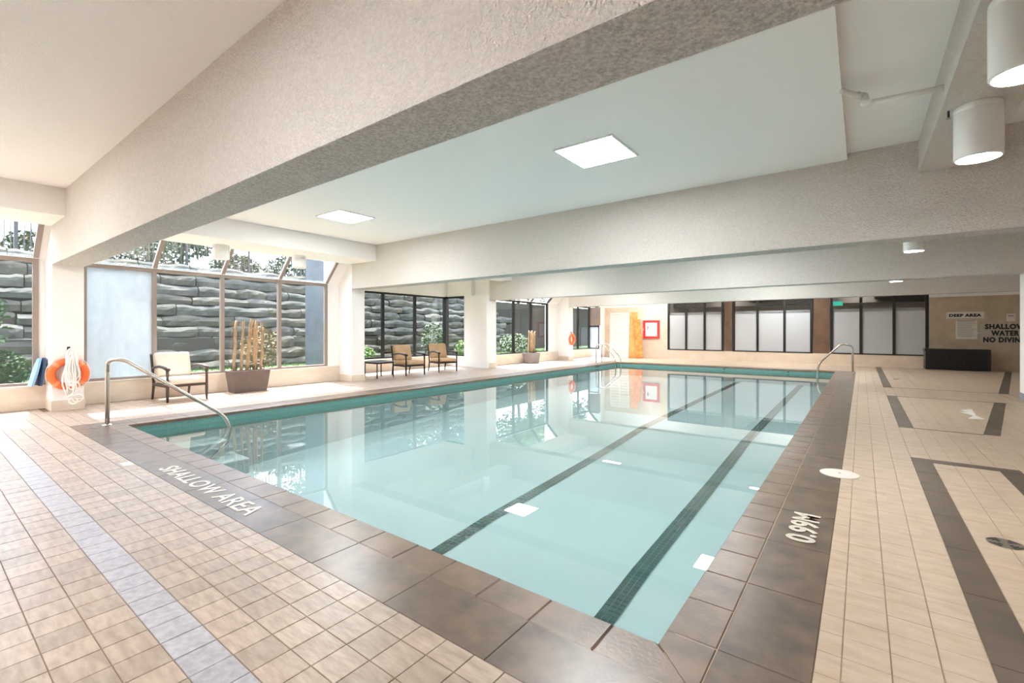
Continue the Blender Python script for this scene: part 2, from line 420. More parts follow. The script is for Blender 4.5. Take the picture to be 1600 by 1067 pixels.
# small white marker tiles / lettering printed on the deck
MB().box(-5.80, -5.66, 1.30, 1.38, -.001, .0015).build('marker_tile', M['whiteprint'], floor)
MB().prism([(1.28, 9.55), (1.45, 9.62), (1.40, 9.95), (1.46, 10.72), (1.30, 10.52), (1.37, 10.28), (1.27, 10.25), (1.37, 9.94), (1.26, 9.56)], -.001, .0025).build('floor_arrow', M['whiteprint'], floor)

# ------------------------------------------------------------ pool
pool = thing('swimming_pool', 'long indoor swimming pool with aqua floor, dark lane stripes and brown stone coping', 'swimming pool', (0, 0, 0))
prof = [(PLY0, -1.0), (3.35, -.96), (4.1, -.89), (6.7, -.76), (8.9, -.62), (13, -.55), (PLY1, -.50)]
def zfloor(y):
    for (a, za), (b, zb) in zip(prof, prof[1:]):
        if y <= b: return za+(zb-za)*max(0, y-a)/(b-a)
    return prof[-1][1]
pm = MB()
for (a, za), (b, zb) in zip(prof, prof[1:]): pm.poly([(PLX0, a, za), (PLX1, a, za), (PLX1, b, zb), (PLX0, b, zb)])
def ring(mb, z0, z1, t=.0):
    x0, x1, y0, y1 = PLX0+t, PLX1-t, PLY0+t, PLY1-t
    mb.poly([(x0, y0, z0), (x0, y0, z1), (x0, y1, z1), (x0, y1, z0)]); mb.poly([(x1, y0, z0), (x1, y1, z0), (x1, y1, z1), (x1, y0, z1)])
    mb.poly([(x0, y0, z0), (x1, y0, z0), (x1, y0, z1), (x0, y0, z1)]); mb.poly([(x0, y1, z0), (x0, y1, z1), (x1, y1, z1), (x1, y1, z0)])
ring(pm, -1.05, -.02)
pm.build('pool_shell', M['pool'], pool)
bb = MB(); ring(bb, -.25, -.045, .006); bb.build('waterline_band', M['band'], pool)
bb = MB()
for k in range(3): bb.box(PLX0, PLX0+1.3-.42*k, PLY0+.0, PLY0+1.35-.1*k, -1.0, -.80+.22*k)
bb.build('entry_step', M['pool'], pool, bevel=.02)
# lane stripes
TL = .055
def lane_tiles(xl):
    out = []; y = PLY0+.01
    while y+TL < PLY1:
        for k in range(3): out.append((xl+k*TL, y))
        y += TL
    return out
stripe = MB(); fieldm = MB()
tme = MB().prism([(.0025, .0025), (TL-.0025, .0025), (TL-.0025, TL-.0025), (.0025, TL-.0025)], 0, .004).mesh('lane_tile', M['lane'])
for n_, xl in enumerate((-1.685, -3.54)):
    y = PLY0
    pts = [q for q in prof]
    for (a, za), (b, zb) in zip(prof, prof[1:]): stripe.poly([(xl-.003, a, za+.004), (xl+3*TL+.003, a, za+.004), (xl+3*TL+.003, b, zb+.004), (xl-.003, b, zb+.004)])
    for q, (x, y) in enumerate(lane_tiles(xl)):
        z = zfloor(y+TL/2)+.004
        if (n_ == 0 and q < 204) or (n_ == 1 and q < 90):
            o = bpy.data.objects.new('lane_tile', tme); COL.objects.link(o); o.parent = pool; o.location = (x, y, z)
            o.rotation_euler.x = (zfloor(y+TL)-zfloor(y))/TL
        else:
            fieldm.poly([(x+.0025, y+.0025, z+.004), (x+TL-.0025, y+.0025, z+.004), (x+TL-.0025, y+TL-.0025, z+.004), (x+.0025, y+TL-.0025, z+.004)])
stripe.build('lane_stripe', M['lanegrout'], pool)
fieldm.build('lane_tile_field', M['lane'], pool, kind='stuff')
# coping: slabs outside, bullnose inside
g = .003
BN = .185
def cstone(name, poly, m, z1=0.0, ch=.002): MB().prism(poly, -.045, z1, ch=ch).build(name, m, pool)
def rect(a, b, c, d): return [(a+g/2, c+g/2), (b-g/2, c+g/2), (b-g/2, d-g/2), (a+g/2, d-g/2)]
bx0, bx1, by0, by1 = PLX0-BN, PLX1+BN, PLY0-BN, PLY1+BN
LIP = .022
def jit(): return random.uniform(-.0008, .0006)
# near and far slabs (joints at x = -5.633 + k*.632)
def seq(a, b, ph, st):
    k = math.ceil((a-ph)/st+1e-6); out = [a]
    while ph+k*st < b-.06:
        if ph+k*st > a+.06: out.append(ph+k*st)
        k += 1
    return out+[b]
for (ya, yb) in ((CY0, by0), (by1, CY1)):
    xs = seq(bx0, bx1, -5.633, .6345)
    for a, b in zip(xs, xs[1:]): cstone('coping_slab', rect(a, b, ya, yb), M['slate'], jit())
for (xa, xb) in ((CX0, bx0), (bx1, CX1)):
    ys = seq(by0, by1, 2.013, .6265)
    for a, b in zip(ys, ys[1:]): cstone('coping_slab', rect(xa, xb, a, b), M['slate'], jit())
for (xa, xb) in ((CX0, bx0), (bx1, CX1)):
    for (ya, yb) in ((CY0, by0), (by1, CY1)): cstone('coping_slab', rect(xa, xb, ya, yb), M['slate'])
def bull(poly): cstone('coping_bullnose', poly, M['slate_light'], jit(), ch=.006)
ix0, ix1, iy0, iy1 = PLX0+LIP, PLX1-LIP, PLY0+LIP, PLY1-LIP
xs = seq(ix0, ix1, -5.633, .317)
for n_, (a, b) in enumerate(zip(xs, xs[1:])):
    oa = bx0 if n_ == 0 else a; ob = bx1 if n_ == len(xs)-2 else b
    bull([(oa+g/2, by0+g/2), (ob-g/2, by0+g/2), (b-g/2, iy0), (a+g/2, iy0)])
    bull([(a+g/2, iy1), (b-g/2, iy1), (ob-g/2, by1-g/2), (oa+g/2, by1-g/2)])
ys = seq(iy0, iy1, 2.013, .3133)
for n_, (a, b) in enumerate(zip(ys, ys[1:])):
    oa = by0 if n_ == 0 else a; ob = by1 if n_ == len(ys)-2 else b
    bull([(bx0+g/2, oa+g/2), (ix0, a+g/2), (ix0, b-g/2), (bx0+g/2, ob-g/2)])
    bull([(ix1, a+g/2), (bx1-g/2, oa+g/2), (bx1-g/2, ob-g/2), (ix1, b-g/2)])
# pale bedding that shows in the joints
bd = MB()
for r in ((CX0, CX1, CY0, by0+.17), (CX0, CX1, by1-.17, CY1), (CX0, bx0+.17, by0+.17, by1-.17), (bx1-.17, CX1, by0+.17, by1-.17)):
    bd.box(*r, -.15, -.006)
bd.build('coping_bed', mat('coping_grout', (.14, .09, .06, 1), .9), pool)
MB().box(bx1-.17, CX1-.002, CY0+.3, CY1, -.14, -.004).build('coping_bed', mat('pale_grout', (.46, .36, .26, 1), .9), pool)
letters('lettering', 'SHALLOW AREA', M['whiteprint'], pool, 1.83, .15, Matrix.Translation((-5.28, 1.462, .0026)), .012, 1.05)
o = letters('lettering', '0.99M', M['print099'], pool, .535, .165, Matrix.Translation((-.222, 3.345, .0028)) @ Matrix.Rotation(math.pi/2, 4, 'Z'), .03)
for k in range(2): MB().box(-8.33, -8.26, 1.50+.07*k, 1.545+.07*k, -.001, .0016).build('marker_tile', M['grey'], pool)
for x, y, along in ((-8.112, 16.0, 'y'), (-4.0, 17.993, 'x'), (-2.0, 17.993, 'x')):
    if along == 'y': MB().box(x-.002, x+.006, y, y+.35, -.10, -.06).build('wall_fitting', M['iron'], pool)
    else: MB().box(x, x+.06, y-.006, y+.002, -.10, -.07).build('wall_fitting', M['iron'], pool)

wm = MB(); wm.poly([(PLX0+.002, PLY0+.002, WZ), (PLX1-.002, PLY0+.002, WZ), (PLX1-.002, PLY1-.002, WZ), (PLX0+.002, PLY1-.002, WZ)])
wat = wm.build('pool_water', M['water'])
tag(wat, 'still clear turquoise water filling the swimming pool, mirroring windows and ceiling', 'water')

# ------------------------------------------------------------ ceiling, beams, pillars
def sbox(name, boxes, m, label=None, bevel=0):
    b = MB()
    for q in boxes: b.box(*q)
    return struct(b.build(name, m, bevel=bevel), label)
sbox('ceiling', [(-9.4, XR, YN, 21.9, ZC, ZC+.3), (-12.7, -9.4, 7.16, 12.6, ZC, ZC+.3)], M['plaster'], 'textured white ceiling slab above the beams')
for i, (a, b) in enumerate(((YN, 1.48), (1.865, 6.97), (7.35, 12.45), (12.83, 17.95), (18.33, YF))):
    if i == 0: sbox('ceiling', [(-9.4, XR, a, b, 3.405, ZC-.001)], M['stuccoc'], 'textured white ceiling bay nearest the viewer, left of the big beam')
    else: sbox('ceiling', [(-9.39, -.138, a, b, ZP, ZC-.001)], M['gyps'], ['', 'smooth dropped ceiling panel behind the big near beam', 'smooth dropped ceiling panel over the second bay', 'smooth dropped ceiling panel over the third bay', 'smooth dropped ceiling panel over the far end'][i])
BL = ['thick rough stucco beam crossing the top of the view', 'second stucco beam crossing above the pool', 'third beam crossing above the pool', 'farthest beam just above the far windows']
for (a, b), lb in zip(PY, BL):
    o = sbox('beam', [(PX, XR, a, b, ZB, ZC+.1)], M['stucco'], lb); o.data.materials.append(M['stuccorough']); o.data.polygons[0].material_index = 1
PL = ['white pillar carrying the orange life ring', 'white pillar between the big window and the tan chairs', 'white pillar right of the two tan chairs', 'white pillar with the small far life ring']
for i, ((a, b), lb) in enumerate(zip(PY, PL)):
    xb = -12.6 if i == 1 else -11.12 if i != 2 else -11.46
    q = MB().box(xb, PX, a, b, 0, ZC+.05)
    o = struct(q.build('pillar', M['plaster']), lb)
    MB().box(xb, PX+.012, a-.012, b+.012, 0, .17).build('base_tile', M['curb'], o, bevel=.003)
for (a, b), lb in zip(PY[1:3], ('white column right of the pool at the second beam', 'white column at the right edge of the view')):
    o = struct(MB().box(2.40, 2.78, a, b, 0, ZB).build('pillar', M['plaster']), lb)
    MB().box(2.392, 2.788, a-.008, b+.008, 0, .14).build('base_tile', M['tabletop'], o)
# soffit boxes over the windows, and the long soffit on the right of the pool
for i, (a, b) in enumerate(((YN, 1.48), (1.865, 6.97), (7.35, 12.45), (12.83, 17.95), (18.33, YF))):
    xb = -9.9 if i == 2 else -10.47
    sbox('soffit', [(xb, -9.4, a, b, 3.0, ZC+.3)], M['plaster'], ['soffit above the leftmost window', 'soffit above the large greenhouse window', 'soffit above the two tan chairs', 'soffit above the window with the grey planter', 'soffit above the farthest window on the left'][i])
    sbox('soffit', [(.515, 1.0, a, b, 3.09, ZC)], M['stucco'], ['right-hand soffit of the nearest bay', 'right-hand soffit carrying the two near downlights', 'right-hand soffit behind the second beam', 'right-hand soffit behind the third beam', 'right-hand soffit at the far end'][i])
# ------------------------------------------------------------ walls
struct(MB().box(XR, XR+.2, YN, 21.9, 0, 3.8).build('wall_right', M['plaster']), 'plain right wall outside the view')
struct(MB().box(-12.7, XR, YN-.2, YN, 0, 3.8).build('wall_near', M['plaster']), 'plain wall behind the viewer')
curb = MB()
for a, b in ((YN, 1.48), (1.865, 6.97), (12.83, 17.95), (18.33, 21.03)):
    curb.box(-11.12, -10.94, a, b, 0, .385)
curb.box(-12.55, -12.33, 7.35, 12.35, 0, .385)
wl = struct(curb.build('wall_left', M['curb'], bevel=.004), 'low pale stone curb wall below the left-hand windows')
cap = MB()
for a, b in ((YN, 1.48), (1.865, 6.97), (12.83, 17.95), (18.33, 21.03)): cap.box(-11.12, -10.925, a, b, .385, .40)
cap.box(-12.55, -12.315, 7.35, 12.35, .385, .40)
cap.build('sill_cap', M['plaster'], wl)
up = MB()
wedge = [(-11.12, .4), (XW, .4), (XW, 2.5), (-10.45, 3.05), (-10.45, ZC+.3), (-11.12, ZC+.3)]
for a, b in ((6.63, 6.97), (17.12, 17.95), (1.40, 1.48), (1.865, 1.93)): up.extr(wedge, 'y', a, b)
up.box(-12.6, -12.33, 7.35, 12.5, 2.56, ZC)                 # above the bay-2 window
up.box(-12.6, -11.1, 12.30, 12.60, 2.56, ZC); up.box(-11.46, PX, 12.30, 12.45, 0, 2.56); up.box(-12.6, -11.46, 12.30, 12.45, 0, .39)
up.box(-12.6, -12.33, 7.35, 8.2, .4, 2.56)
up.box(-11.12, -10.43, 21.03, 21.9, 2.56, ZC); up.box(-11.12, -10.43, 21.03, 21.12, 0, .4); up.box(-10.43, -10.36, 21.03, YF, 0, ZC)
up.build('upper_wall', M['plaster'], wl)
MB().box(-12.62, -11.125, 6.955, 6.968, 0, 3.8).box(-12.63, -12.602, 6.955, 12.6, 2.6, 3.8).build('wall_shade_sheet', mat('wall_shade_grey', (.10, .115, .13, 1), .7, var=.3, vscale=3), wl)  # dark sheet over the white outer wall, standing in for its shade
# far wall
fw = MB()
gx = [(-7.19, -6.35, -5.55, -4.76), (-4.40, -3.45, -2.48, -1.52), (-.96, -.02, .93, 1.86)]
fw.box(-10.43, -7.19, YF, 21.75, 0, 2.46); fw.box(-7.19, 1.86, YF, 21.75, 0, .43)
wf = struct(fw.build('wall_far', M['farstone']), 'beige far wall below and beside the frosted windows')
b = MB().box(-10.43, -7.19, YF-.002, 21.75, 2.46, ZC).box(-7.19, 1.86, YF, 21.75, 2.60, ZC).box(1.86, XR, YF-.002, 21.75, 2.46, ZC)
b.build('upper_wall', M['plaster'], wf)
x = 1.86; rows = ((0, 1.23), (1.23, 2.46))
n_ = 0
while x < XR-.1:
    x1 = min(XR, x+1.19)
    for z0, z1 in rows:
        MB().box(x+.002, x1-.002, YF-.015+random.uniform(0, .002), 21.75, z0+.002, z1-.002).build('stone_panel', M['traver'], wf)
    x = x1; n_ += 1
for a, b_ in ((-4.76, -4.40), (-1.52, -.96)):
    MB().box(a+.02, b_-.02, YF+.02, 21.72, .43, 2.60).build('pier_panel', M['pierbrown'], wf)
MB().box(-10.36, -9.6, YF-.012, YF, 0, .10).box(-7.6, 1.75, YF-.012, YF, 0, .012).build('base_tile', M['curb'], wf)

# ------------------------------------------------------------ windows on the left
def pane(parent, mb, m='clear', label=None):
    o = mb.build('glass_pane', M[m], parent)
    if label: o['label'] = label
    return o
def greenhouse(n, ys, fm, label, fog=()):
    root = sempty('window_%d' % n, label)
    hw = .035 if fm == 'bronze_haze' else .045; gm = 'glass' if fm == 'bronze_haze' else 'clear'
    fr = MB(); fr.box(XW-.05, XW+.03, ys[0], ys[-1], .40, .445); fr.build('sill_frame', M[fm], root)
    MB().box(XW-.05, XW+.035, ys[0], ys[-1], 2.44, 2.505).build('transom', M[fm], root)
    MB().box(XW-.04, XW+.05, ys[0], ys[-1], 2.505, 2.515).build('sunlit_transom_top', M['white'], root)  # white strip paints in sunlight along the top of the transom
    MB().extr([(-10.50, 3.02), (-10.42, 3.0), (-10.42, 3.06), (-10.50, 3.09)], 'y', ys[0], ys[-1]).build('head_frame', M['white'], root)
    for k, y in enumerate(ys):
        a, b = (y, y+2*hw) if k == 0 else ((y-2*hw, y) if k == len(ys)-1 else (y-hw, y+hw))
        MB().box(XW-.05, XW+.035, a, b, .445, 2.44).build('mullion', M[fm], root)
        MB().extr([(XW-.03, 2.51), (XW+.05, 2.51), (-10.42, 3.02), (-10.49, 3.06)], 'y', a, b).build('slanted_mullion', M[fm], root)
    for k in range(len(ys)-1):
        pane(root, MB().box(XW-.016, XW-.010, ys[k]+.03, ys[k+1]-.03, .44, 2.45), 'fog' if k in fog else gm, 'milky fogged glass pane' if k in fog else None)
        pane(root, MB().extr([(XW, 2.52), (XW+.006, 2.52), (-10.46, 3.05), (-10.466, 3.05)], 'y', ys[k]+.03, ys[k+1]-.03), gm)
    return root
greenhouse(1, [-3.5, -2.3, -1.05, .18, 1.40], 'bronze_haze', 'tall window with slanted top at the left edge')
greenhouse(2, [1.93, 2.985, 4.185, 5.41, 6.63], 'bronze_haze', 'large greenhouse window with a slanted glass top', fog=(0,))
greenhouse(4, [12.83, 13.40, 14.63, 15.83, 17.12], 'bronze', 'dark framed window behind the grey planter')
greenhouse(5, [18.33, 19.85, 21.03], 'bronze', 'dark framed window farthest along the left wall')
r3 = sempty('window_3', 'dark framed corner window behind the two tan chairs')
X3 = -12.43
ys = [8.2, 9.47, 10.82, 12.30]
MB().box(X3-.04, X3+.04, 8.2, 12.35, .40, .46).build('sill_frame', M['bronze'], r3)
MB().box(X3-.04, X3+.04, 8.2, 12.35, 2.50, 2.57).build('head_frame', M['bronze'], r3)
for y in (8.24, 9.47, 10.82): MB().box(X3-.04, X3+.04, y-.045, y+.045, .46, 2.50).build('mullion', M['bronze'], r3)
MB().box(X3-.05, X3+.12, 12.22, 12.38, .40, 2.57).build('corner_post', M['bronze'], r3)
for a, b in ((8.27, 9.43), (9.5, 10.78), (10.86, 12.24)): pane(r3, MB().box(X3-.003, X3+.003, a, b, .45, 2.51))
MB().box(X3, -11.46, 12.30, 12.38, .39, .44).build('sill_frame', M['bronze'], r3)
MB().box(X3, -11.46, 12.30, 12.38, 2.50, 2.57).build('head_frame', M['bronze'], r3)
pane(r3, MB().box(X3+.1, -11.46, 12.34, 12.346, .43, 2.51))
r6 = sempty('window_6', 'short dark framed end window below the brown board')
MB().box(-11.02, -10.43, 21.04, 21.10, .40, .45).build('sill_frame', M['bronze'], r6)
MB().box(-11.02, -10.43, 21.04, 21.10, 2.50, 2.56).build('head_frame', M['bronze'], r6)
MB().box(-10.99, -10.43, 21.04, 21.10, 1.50, 1.56).build('rail', M['bronze'], r6)
MB().box(-10.50, -10.43, 21.04, 21.10, .45, 1.50).build('mullion', M['bronze'], r6)
pane(r6, MB().box(-10.98, -10.49, 21.07, 21.075, .44, 1.51), 'fog', 'milky lower pane')
bd = MB().box(-10.95, -10.38, 21.0, 21.03, 1.57, 2.49).build('wall_board', M['wood'])
tag(bd, 'brown and blue wooden board fixed at the far end of the left windows', 'board')

# ------------------------------------------------------------ frosted windows of the far wall, gym behind
for gi, xs in enumerate(gx):
    r = sempty('window_%d' % (7+gi), ['left group of three frosted windows in the far wall', 'middle group of three frosted windows in the far wall', 'right group of three frosted windows in the far wall'][gi])
    MB().box(xs[0], xs[-1], YF-.01, YF+.07, .425, .47).build('sill_frame', M['bronze'], r)
    MB().box(xs[0], xs[-1], YF-.01, YF+.07, 2.56, 2.61).build('head_frame', M['bronze'], r)
    for k, x in enumerate(xs):
        a, b = (x, x+.09) if k == 0 else ((x-.09, x) if k == 3 else (x-.045, x+.045))
        MB().box(a, b, YF-.012, YF+.07, .47, 2.56).build('mullion', M['bronze'], r)
    for k in range(3):
        p_ = pane(r, MB().box(xs[k]+.04, xs[k+1]-.04, YF+.03, YF+.036, .46, 2.57))
        MB().box(xs[k]+.041, xs[k+1]-.041, YF+.024, YF+.029, .46, 2.02).build('frosted_film', M['film'], p_)
        for z in (2.05, 2.10): MB().box(xs[k]+.041, xs[k+1]-.041, YF+.024, YF+.029, z, z+.02).build('film_line', M['film'], p_)
gym = MB(); gym.box(-7.6, 2.6, 21.75, 25.5, -.15, 0)
struct(gym.build('floor', M['gymfloor']), 'dark floor of the room behind the frosted windows')
gw = MB().box(-7.8, 2.8, 25.5, 25.7, 0, 3.2).box(-7.8, -7.6, 21.75, 25.5, 0, 3.2).box(2.6, 2.8, 21.75, 25.5, 0, 3.2)
struct(gw.build('wall_back', M['gymwall']), 'grey back wall of the room behind the frosted windows')
struct(MB().box(-7.8, 2.8, 21.9, 25.7, 3.0, 3.2).build('ceiling', M['gymwall']), 'ceiling of the room behind the frosted windows')
struct(MB().box(-7.6, 2.6, 23.6, 24.0, 2.45, 3.0).box(-4.0, -3.6, 21.76, 25.5, 2.6, 3.0).box(.4, .9, 21.76, 25.5, 2.6, 3.0).build('beam', M['gymdark']), 'dark bulkhead seen through the clear strip of the frosted windows')
ex = thing('exit_sign', 'small green lit sign seen through the clear strip of the frosted windows', 'sign', (-.75, 21.95, 2.36))
MB().box(-.17, .17, -.03, .03, -.08, .08).build('housing', M['exitgreen'], ex)
MB().box(-.015, .015, -.015, .015, .08, .56).build('stem', M['iron'], ex)
for k in range(2):
    al = bpy.data.lights.new('gym_light', 'AREA'); al.energy = 40; al.size = 1.2; al.color = (1, .93, .82)
    ao = bpy.data.objects.new('gym_light', al); COL.objects.link(ao); ao.location = (-5+5.0*k, 22.8, 2.95)

# ------------------------------------------------------------ ceiling panels and downlights
def led(x, y, z, label, group=None):
    t = thing('ceiling_light', label, 'ceiling light', (x, y, z), 0, group)
    s = .345
    f = MB()
    for q in ((-s-.022, s+.022, -s-.022, -s), (-s-.022, s+.022, s, s+.022), (-s-.022, -s, -s, s), (s, s+.022, -s, s)): f.box(*q, -.018, 0)
    f.build('frame', M['white'], t)
    MB().box(-s, s, -s, s, -.008, 0).build('diffuser', M['panel_light'], t)
    return t
LL = {(0, 4.9): 'square white ceiling light panel nearer the left windows, first bay', (1, 4.9): 'large square white ceiling light panel nearest the viewer',
      }
for yi, y in enumerate((4.9, 10.35, 15.9, 20.0)):
    for xi, x in enumerate((-7.5, -2.47)):
        lb = LL.get((xi, y), 'square ceiling light panel past beam %s, mirrored in the water, %s row' % (['', 'two', 'three', 'four'][yi], ['window side', 'deck side'][xi]))
        led(x, y, ZP, lb, 'square ceiling light panels')
for x in (-7.5, -2.47): led(x, -.9, 3.405, 'unseen square ceiling light panel above the near deck, %s' % ('window side' if x < -5 else 'deck side'), 'square ceiling light panels')  # out of view, added along the panel rows to light the near deck
def can(x, y, z, label, H=.42, r=.145, group='white cylinder downlights', lit=True):
    t = thing('downlight', label, 'downlight', (x, y, z), 0, group)
    MB().lathe([(r*.98, 0), (r, -.01), (r, -.045), (r*.985, -.05)], 32).build('collar', M['white'], t, smooth=False)
    MB().lathe([(r*.99, -.052), (r, -.055), (r, -H+.01), (r-.012, -H), (r-.02, -H+.012), (r-.02, -H+.02)], 32).build('cylinder_shade', M['white'], t)
    MB().lathe([(r-.021, -H+.012), (r-.021, -H+.010)], 32).build('lens', M['can_light' if lit else 'white'], t)
    for ch in t.children:
        if ch.name.startswith(('collar', 'cyl')): ch.data.shade_smooth(); ch.modifiers.new('es', 'EDGE_SPLIT')
    return t
can(.70, 3.62, 3.09, 'white cylinder downlight cut by the top right corner of the view')
can(.74, 5.17, 3.09, 'white cylinder downlight hanging complete near the top right')
can(.72, 10.55, 3.09, 'small white cylinder downlight right of centre behind the second beam')
can(.72, 15.7, 3.09, 'downlight of which only the lit lens peeps below the third beam', H=.50)
can(-10.15, 3.85, 3.0, 'left white cylinder downlight in front of the greenhouse window', H=.28, lit=False)
can(-10.15, 5.45, 3.0, 'right white cylinder downlight in front of the greenhouse window', H=.28, lit=False)
can(-10.15, 8.9, ZC, 'white cylinder downlight above the small side table', H=.62, r=.12, lit=False)
can(-10.15, 10.7, ZC, 'white cylinder downlight above the right tan chair', H=.62, r=.12, lit=False)
can(-9.2, 9.1, ZP, 'white cylinder downlight on the pool side of the tan chairs, nearer', H=.50, r=.12, lit=False)
can(-9.2, 10.9, ZP, 'white cylinder downlight on the pool side of the tan chairs, farther', H=.50, r=.12, lit=False)
for y, lb in ((-.4, 'near'), (-2.2, 'nearest')): can(.72, y, 3.09, 'unseen white cylinder downlight over the %s end of the right deck' % lb)  # out of view, added to help light the deck near the camera

# pipe under the recess, sprinkler
t = thing('ceiling_pipe', 'white painted pipe with an elbow in the recess right of the ceiling panel', 'pipe', (0, 0, 0))
MB().tube([(-.137, 4.90, 3.37), (.0, 5.12, 3.37)], .022, 12).build('pipe_run', M['pipe'], t, smooth=True)
MB().tube([(-.01, 5.10, 3.37), (.02, 5.12, 3.365), (.025, 5.10, 3.33), (.02, 5.06, 3.285), (.03, 5.04, 3.27), (.07, 5.04, 3.268)], .032, 12).build('elbow', M['pipe'], t, smooth=True)
MB().tube([(.05, 5.04, 3.268), (.515, 4.93, 3.205)], .022, 12).build('pipe_run', M['pipe'], t, smooth=True)
MB().tube([(-.03, 5.07, 3.37), (-.015, 5.095, 3.37)], .031, 12).build('coupling', M['pipe'], t, smooth=True)
t = thing('sprinkler_head', 'tiny dark sprinkler head on the soffit left of the complete downlight', 'sprinkler', (.565, 5.15, 3.09))
MB().lathe([(.008, 0), (.008, -.05), (.004, -.055)], 10).build('stem', M['iron'], t)
MB().lathe([(.018, -.062), (.018, -.059)], 12).build('deflector', M['steel'], t)

# ------------------------------------------------------------ deck furniture
def rbox(a, b, c, d, e, f, m, name, par, bev=.03, mtx=None):
    o = MB().box(a, b, c, d, e, f, mtx=mtx).build(name, m, par, smooth=True, bevel=bev); return o
def armchair(label, loc, rz, cm, fm, group):
    """faces +x (local); width along y"""
    t = thing('armchair', label, 'armchair', loc, rz, group)
    W = .32
    for s in (-1, 1):
        MB().tube([(.36, s*W, 0), (.355, s*W, .2), (.36, s*W, .42), (.35, s*W, .60)], [.018, .027, .021, .028], 8).build('leg', fm, t, smooth=True)
        MB().tube([(-.40, s*(W-.02), 0), (-.34, s*(W-.02), .25), (-.33, s*(W-.02), .36)], [.018, .025, .026], 8).build('leg', fm, t, smooth=True)
        MB().tube([(-.34, s*W, .585), (-.2, s*W, .625), (0, s*W, .64), (.2, s*W, .632), (.33, s*W, .61), (.42, s*W, .598)], [.018, .023, .028, .032, .036, .025], 8).build('armrest', fm, t, smooth=True)
        MB().tube([(-.32, s*(W-.01), .33), (-.36, s*(W-.01), .55), (-.42, s*(W-.01), .80), (-.435, s*(W-.01), .86)], .021, 8).build('back_post', fm, t, smooth=True)
        MB().box(-.34, .36, s*(W-.012)-.016, s*(W-.012)+.016, .265, .31).build('side_rail', fm, t)
    MB().box(.335, .365, -W+.01, W-.01, .27, .315).build('front_rail', fm, t)
    MB().box(-.345, -.32, -W+.02, W-.02, .27, .31).build('rear_rail', fm, t)
    MB().tube([(-.435, -W+.01, .85), (-.435, W-.01, .85)], .014, 8).build('top_rail', fm, t, smooth=True)
    for k in range(5):
        y = -W+.08+k*(2*W-.16)/4
        MB().tube([(-.335, y, .31), (-.37, y, .55), (-.433, y, .85)], .006, 6).build('back_slat', fm, t, smooth=True)
    rbox(-.27, .385, -W+.02, W-.02, .315, .43, cm, 'seat_cushion', t, .04)
    mt = Matrix.Translation((-.27, 0, .42)) @ Matrix.Rotation(math.radians(-14), 4, 'Y')
    rbox(-.07, .07, -W+.025, W-.025, .0, .47, cm, 'back_cushion', t, .045, mt)
    return t
armchair('cream cushioned armchair alone in front of the greenhouse window', (-10.38, 3.22, 0), math.radians(3), M['cushion'], M['chairframe'], 'outdoor armchairs')
armchair('tan cushioned armchair right beside the small side table', (-10.73, 9.10, 0), math.radians(-6), M['cushion2'], M['chairdark'], 'outdoor armchairs')
armchair('tan cushioned armchair farther right, beside the white pillar', (-10.85, 10.62, 0), math.radians(-16), M['cushion2'], M['chairdark'], 'outdoor armchairs')
t = thing('side_table', 'small dark square side table with grey top left of the tan chairs', 'table', (-10.72, 8.06, 0), 0)
MB().box(-.32, .30, -.30, .30, .445, .462).build('table_top', M['tabletop'], t, bevel=.005)
a = MB().box(-.30, .28, -.285, -.265, .40, .445).box(-.30, .28, .265, .285, .40, .445).box(-.30, -.28, -.265, .265, .40, .445).box(.26, .28, -.265, .265, .40, .445)
a.build('apron', M['chairdark'], t)
for x in (-.28, .26):
    for y in (-.27, .27): MB().tube([(x, y, .42), (x, y, .12), (x, y, .06), (x+.012, y, 0)], [.017, .017, .02, .012], 8).build('leg', M['chairdark'], t, smooth=True)

def planter(label, loc, rz, lx, ly, H, m, sticks, stem):
    t = thing('planter', label, 'planter', loc, rz, 'planters with bare branches')
    f = .84
    o_ = []
    mb = MB(); i = 0
    for (sx, sy, z) in ((lx*f, ly*f, 0), (lx, ly, H), (lx-.05, ly-.05, H), (lx-.07, ly-.07, H-.06)):
        mb.v += [(-sx/2, -sy/2, z), (sx/2, -sy/2, z), (sx/2, sy/2, z), (-sx/2, sy/2, z)]
    for r_ in range(3):
        for k in range(4): mb.f.append((r_*4+k, r_*4+(k+1) % 4, r_*4+4+(k+1) % 4, r_*4+4+k))
    mb.f.append((3, 2, 1, 0)); mb.f.append((12, 13, 14, 15))
    mb.build('pot', m, t, bevel=.006)
    sm = MB(); n = 10
    for i in range(n+1):
        for j in range(n+1): sm.v.append(((i/n-.5)*(lx-.075), (j/n-.5)*(ly-.075), H-.045+random.uniform(0, .03)))
    for i in range(n):
        for j in range(n): a = i*(n+1)+j; sm.f.append((a, a+n+1, a+n+2, a+1))
    sm.build('soil', M['soil'], t)
    for (x, y, dx, dy, h, r_) in sticks:
        pts = []; rr = []
        for k in range(7):
            u = k/6; pts.append((x+dx*u+random.uniform(-.008, .008), y+dy*u+random.uniform(-.012, .012), H-.05+(h-H+.05)*u)); rr.append(r_*(1-.18*u)*random.uniform(.9, 1.12))
        MB().tube(pts, rr, 8).build('branch', M['stick'], t, smooth=True)
    tw = MB()
    for k in range(stem):
        x = random.uniform(-lx/2+.07, lx/2-.07); y = random.uniform(-ly/2+.07, ly/2-.07)
        tw.tube([(x, y, H-.04), (x+random.uniform(-.04, .04), y+random.uniform(-.04, .04), H+random.uniform(.08, .22))], .005, 5)
    tw.build('twigs', M['soil'], t)
    return t
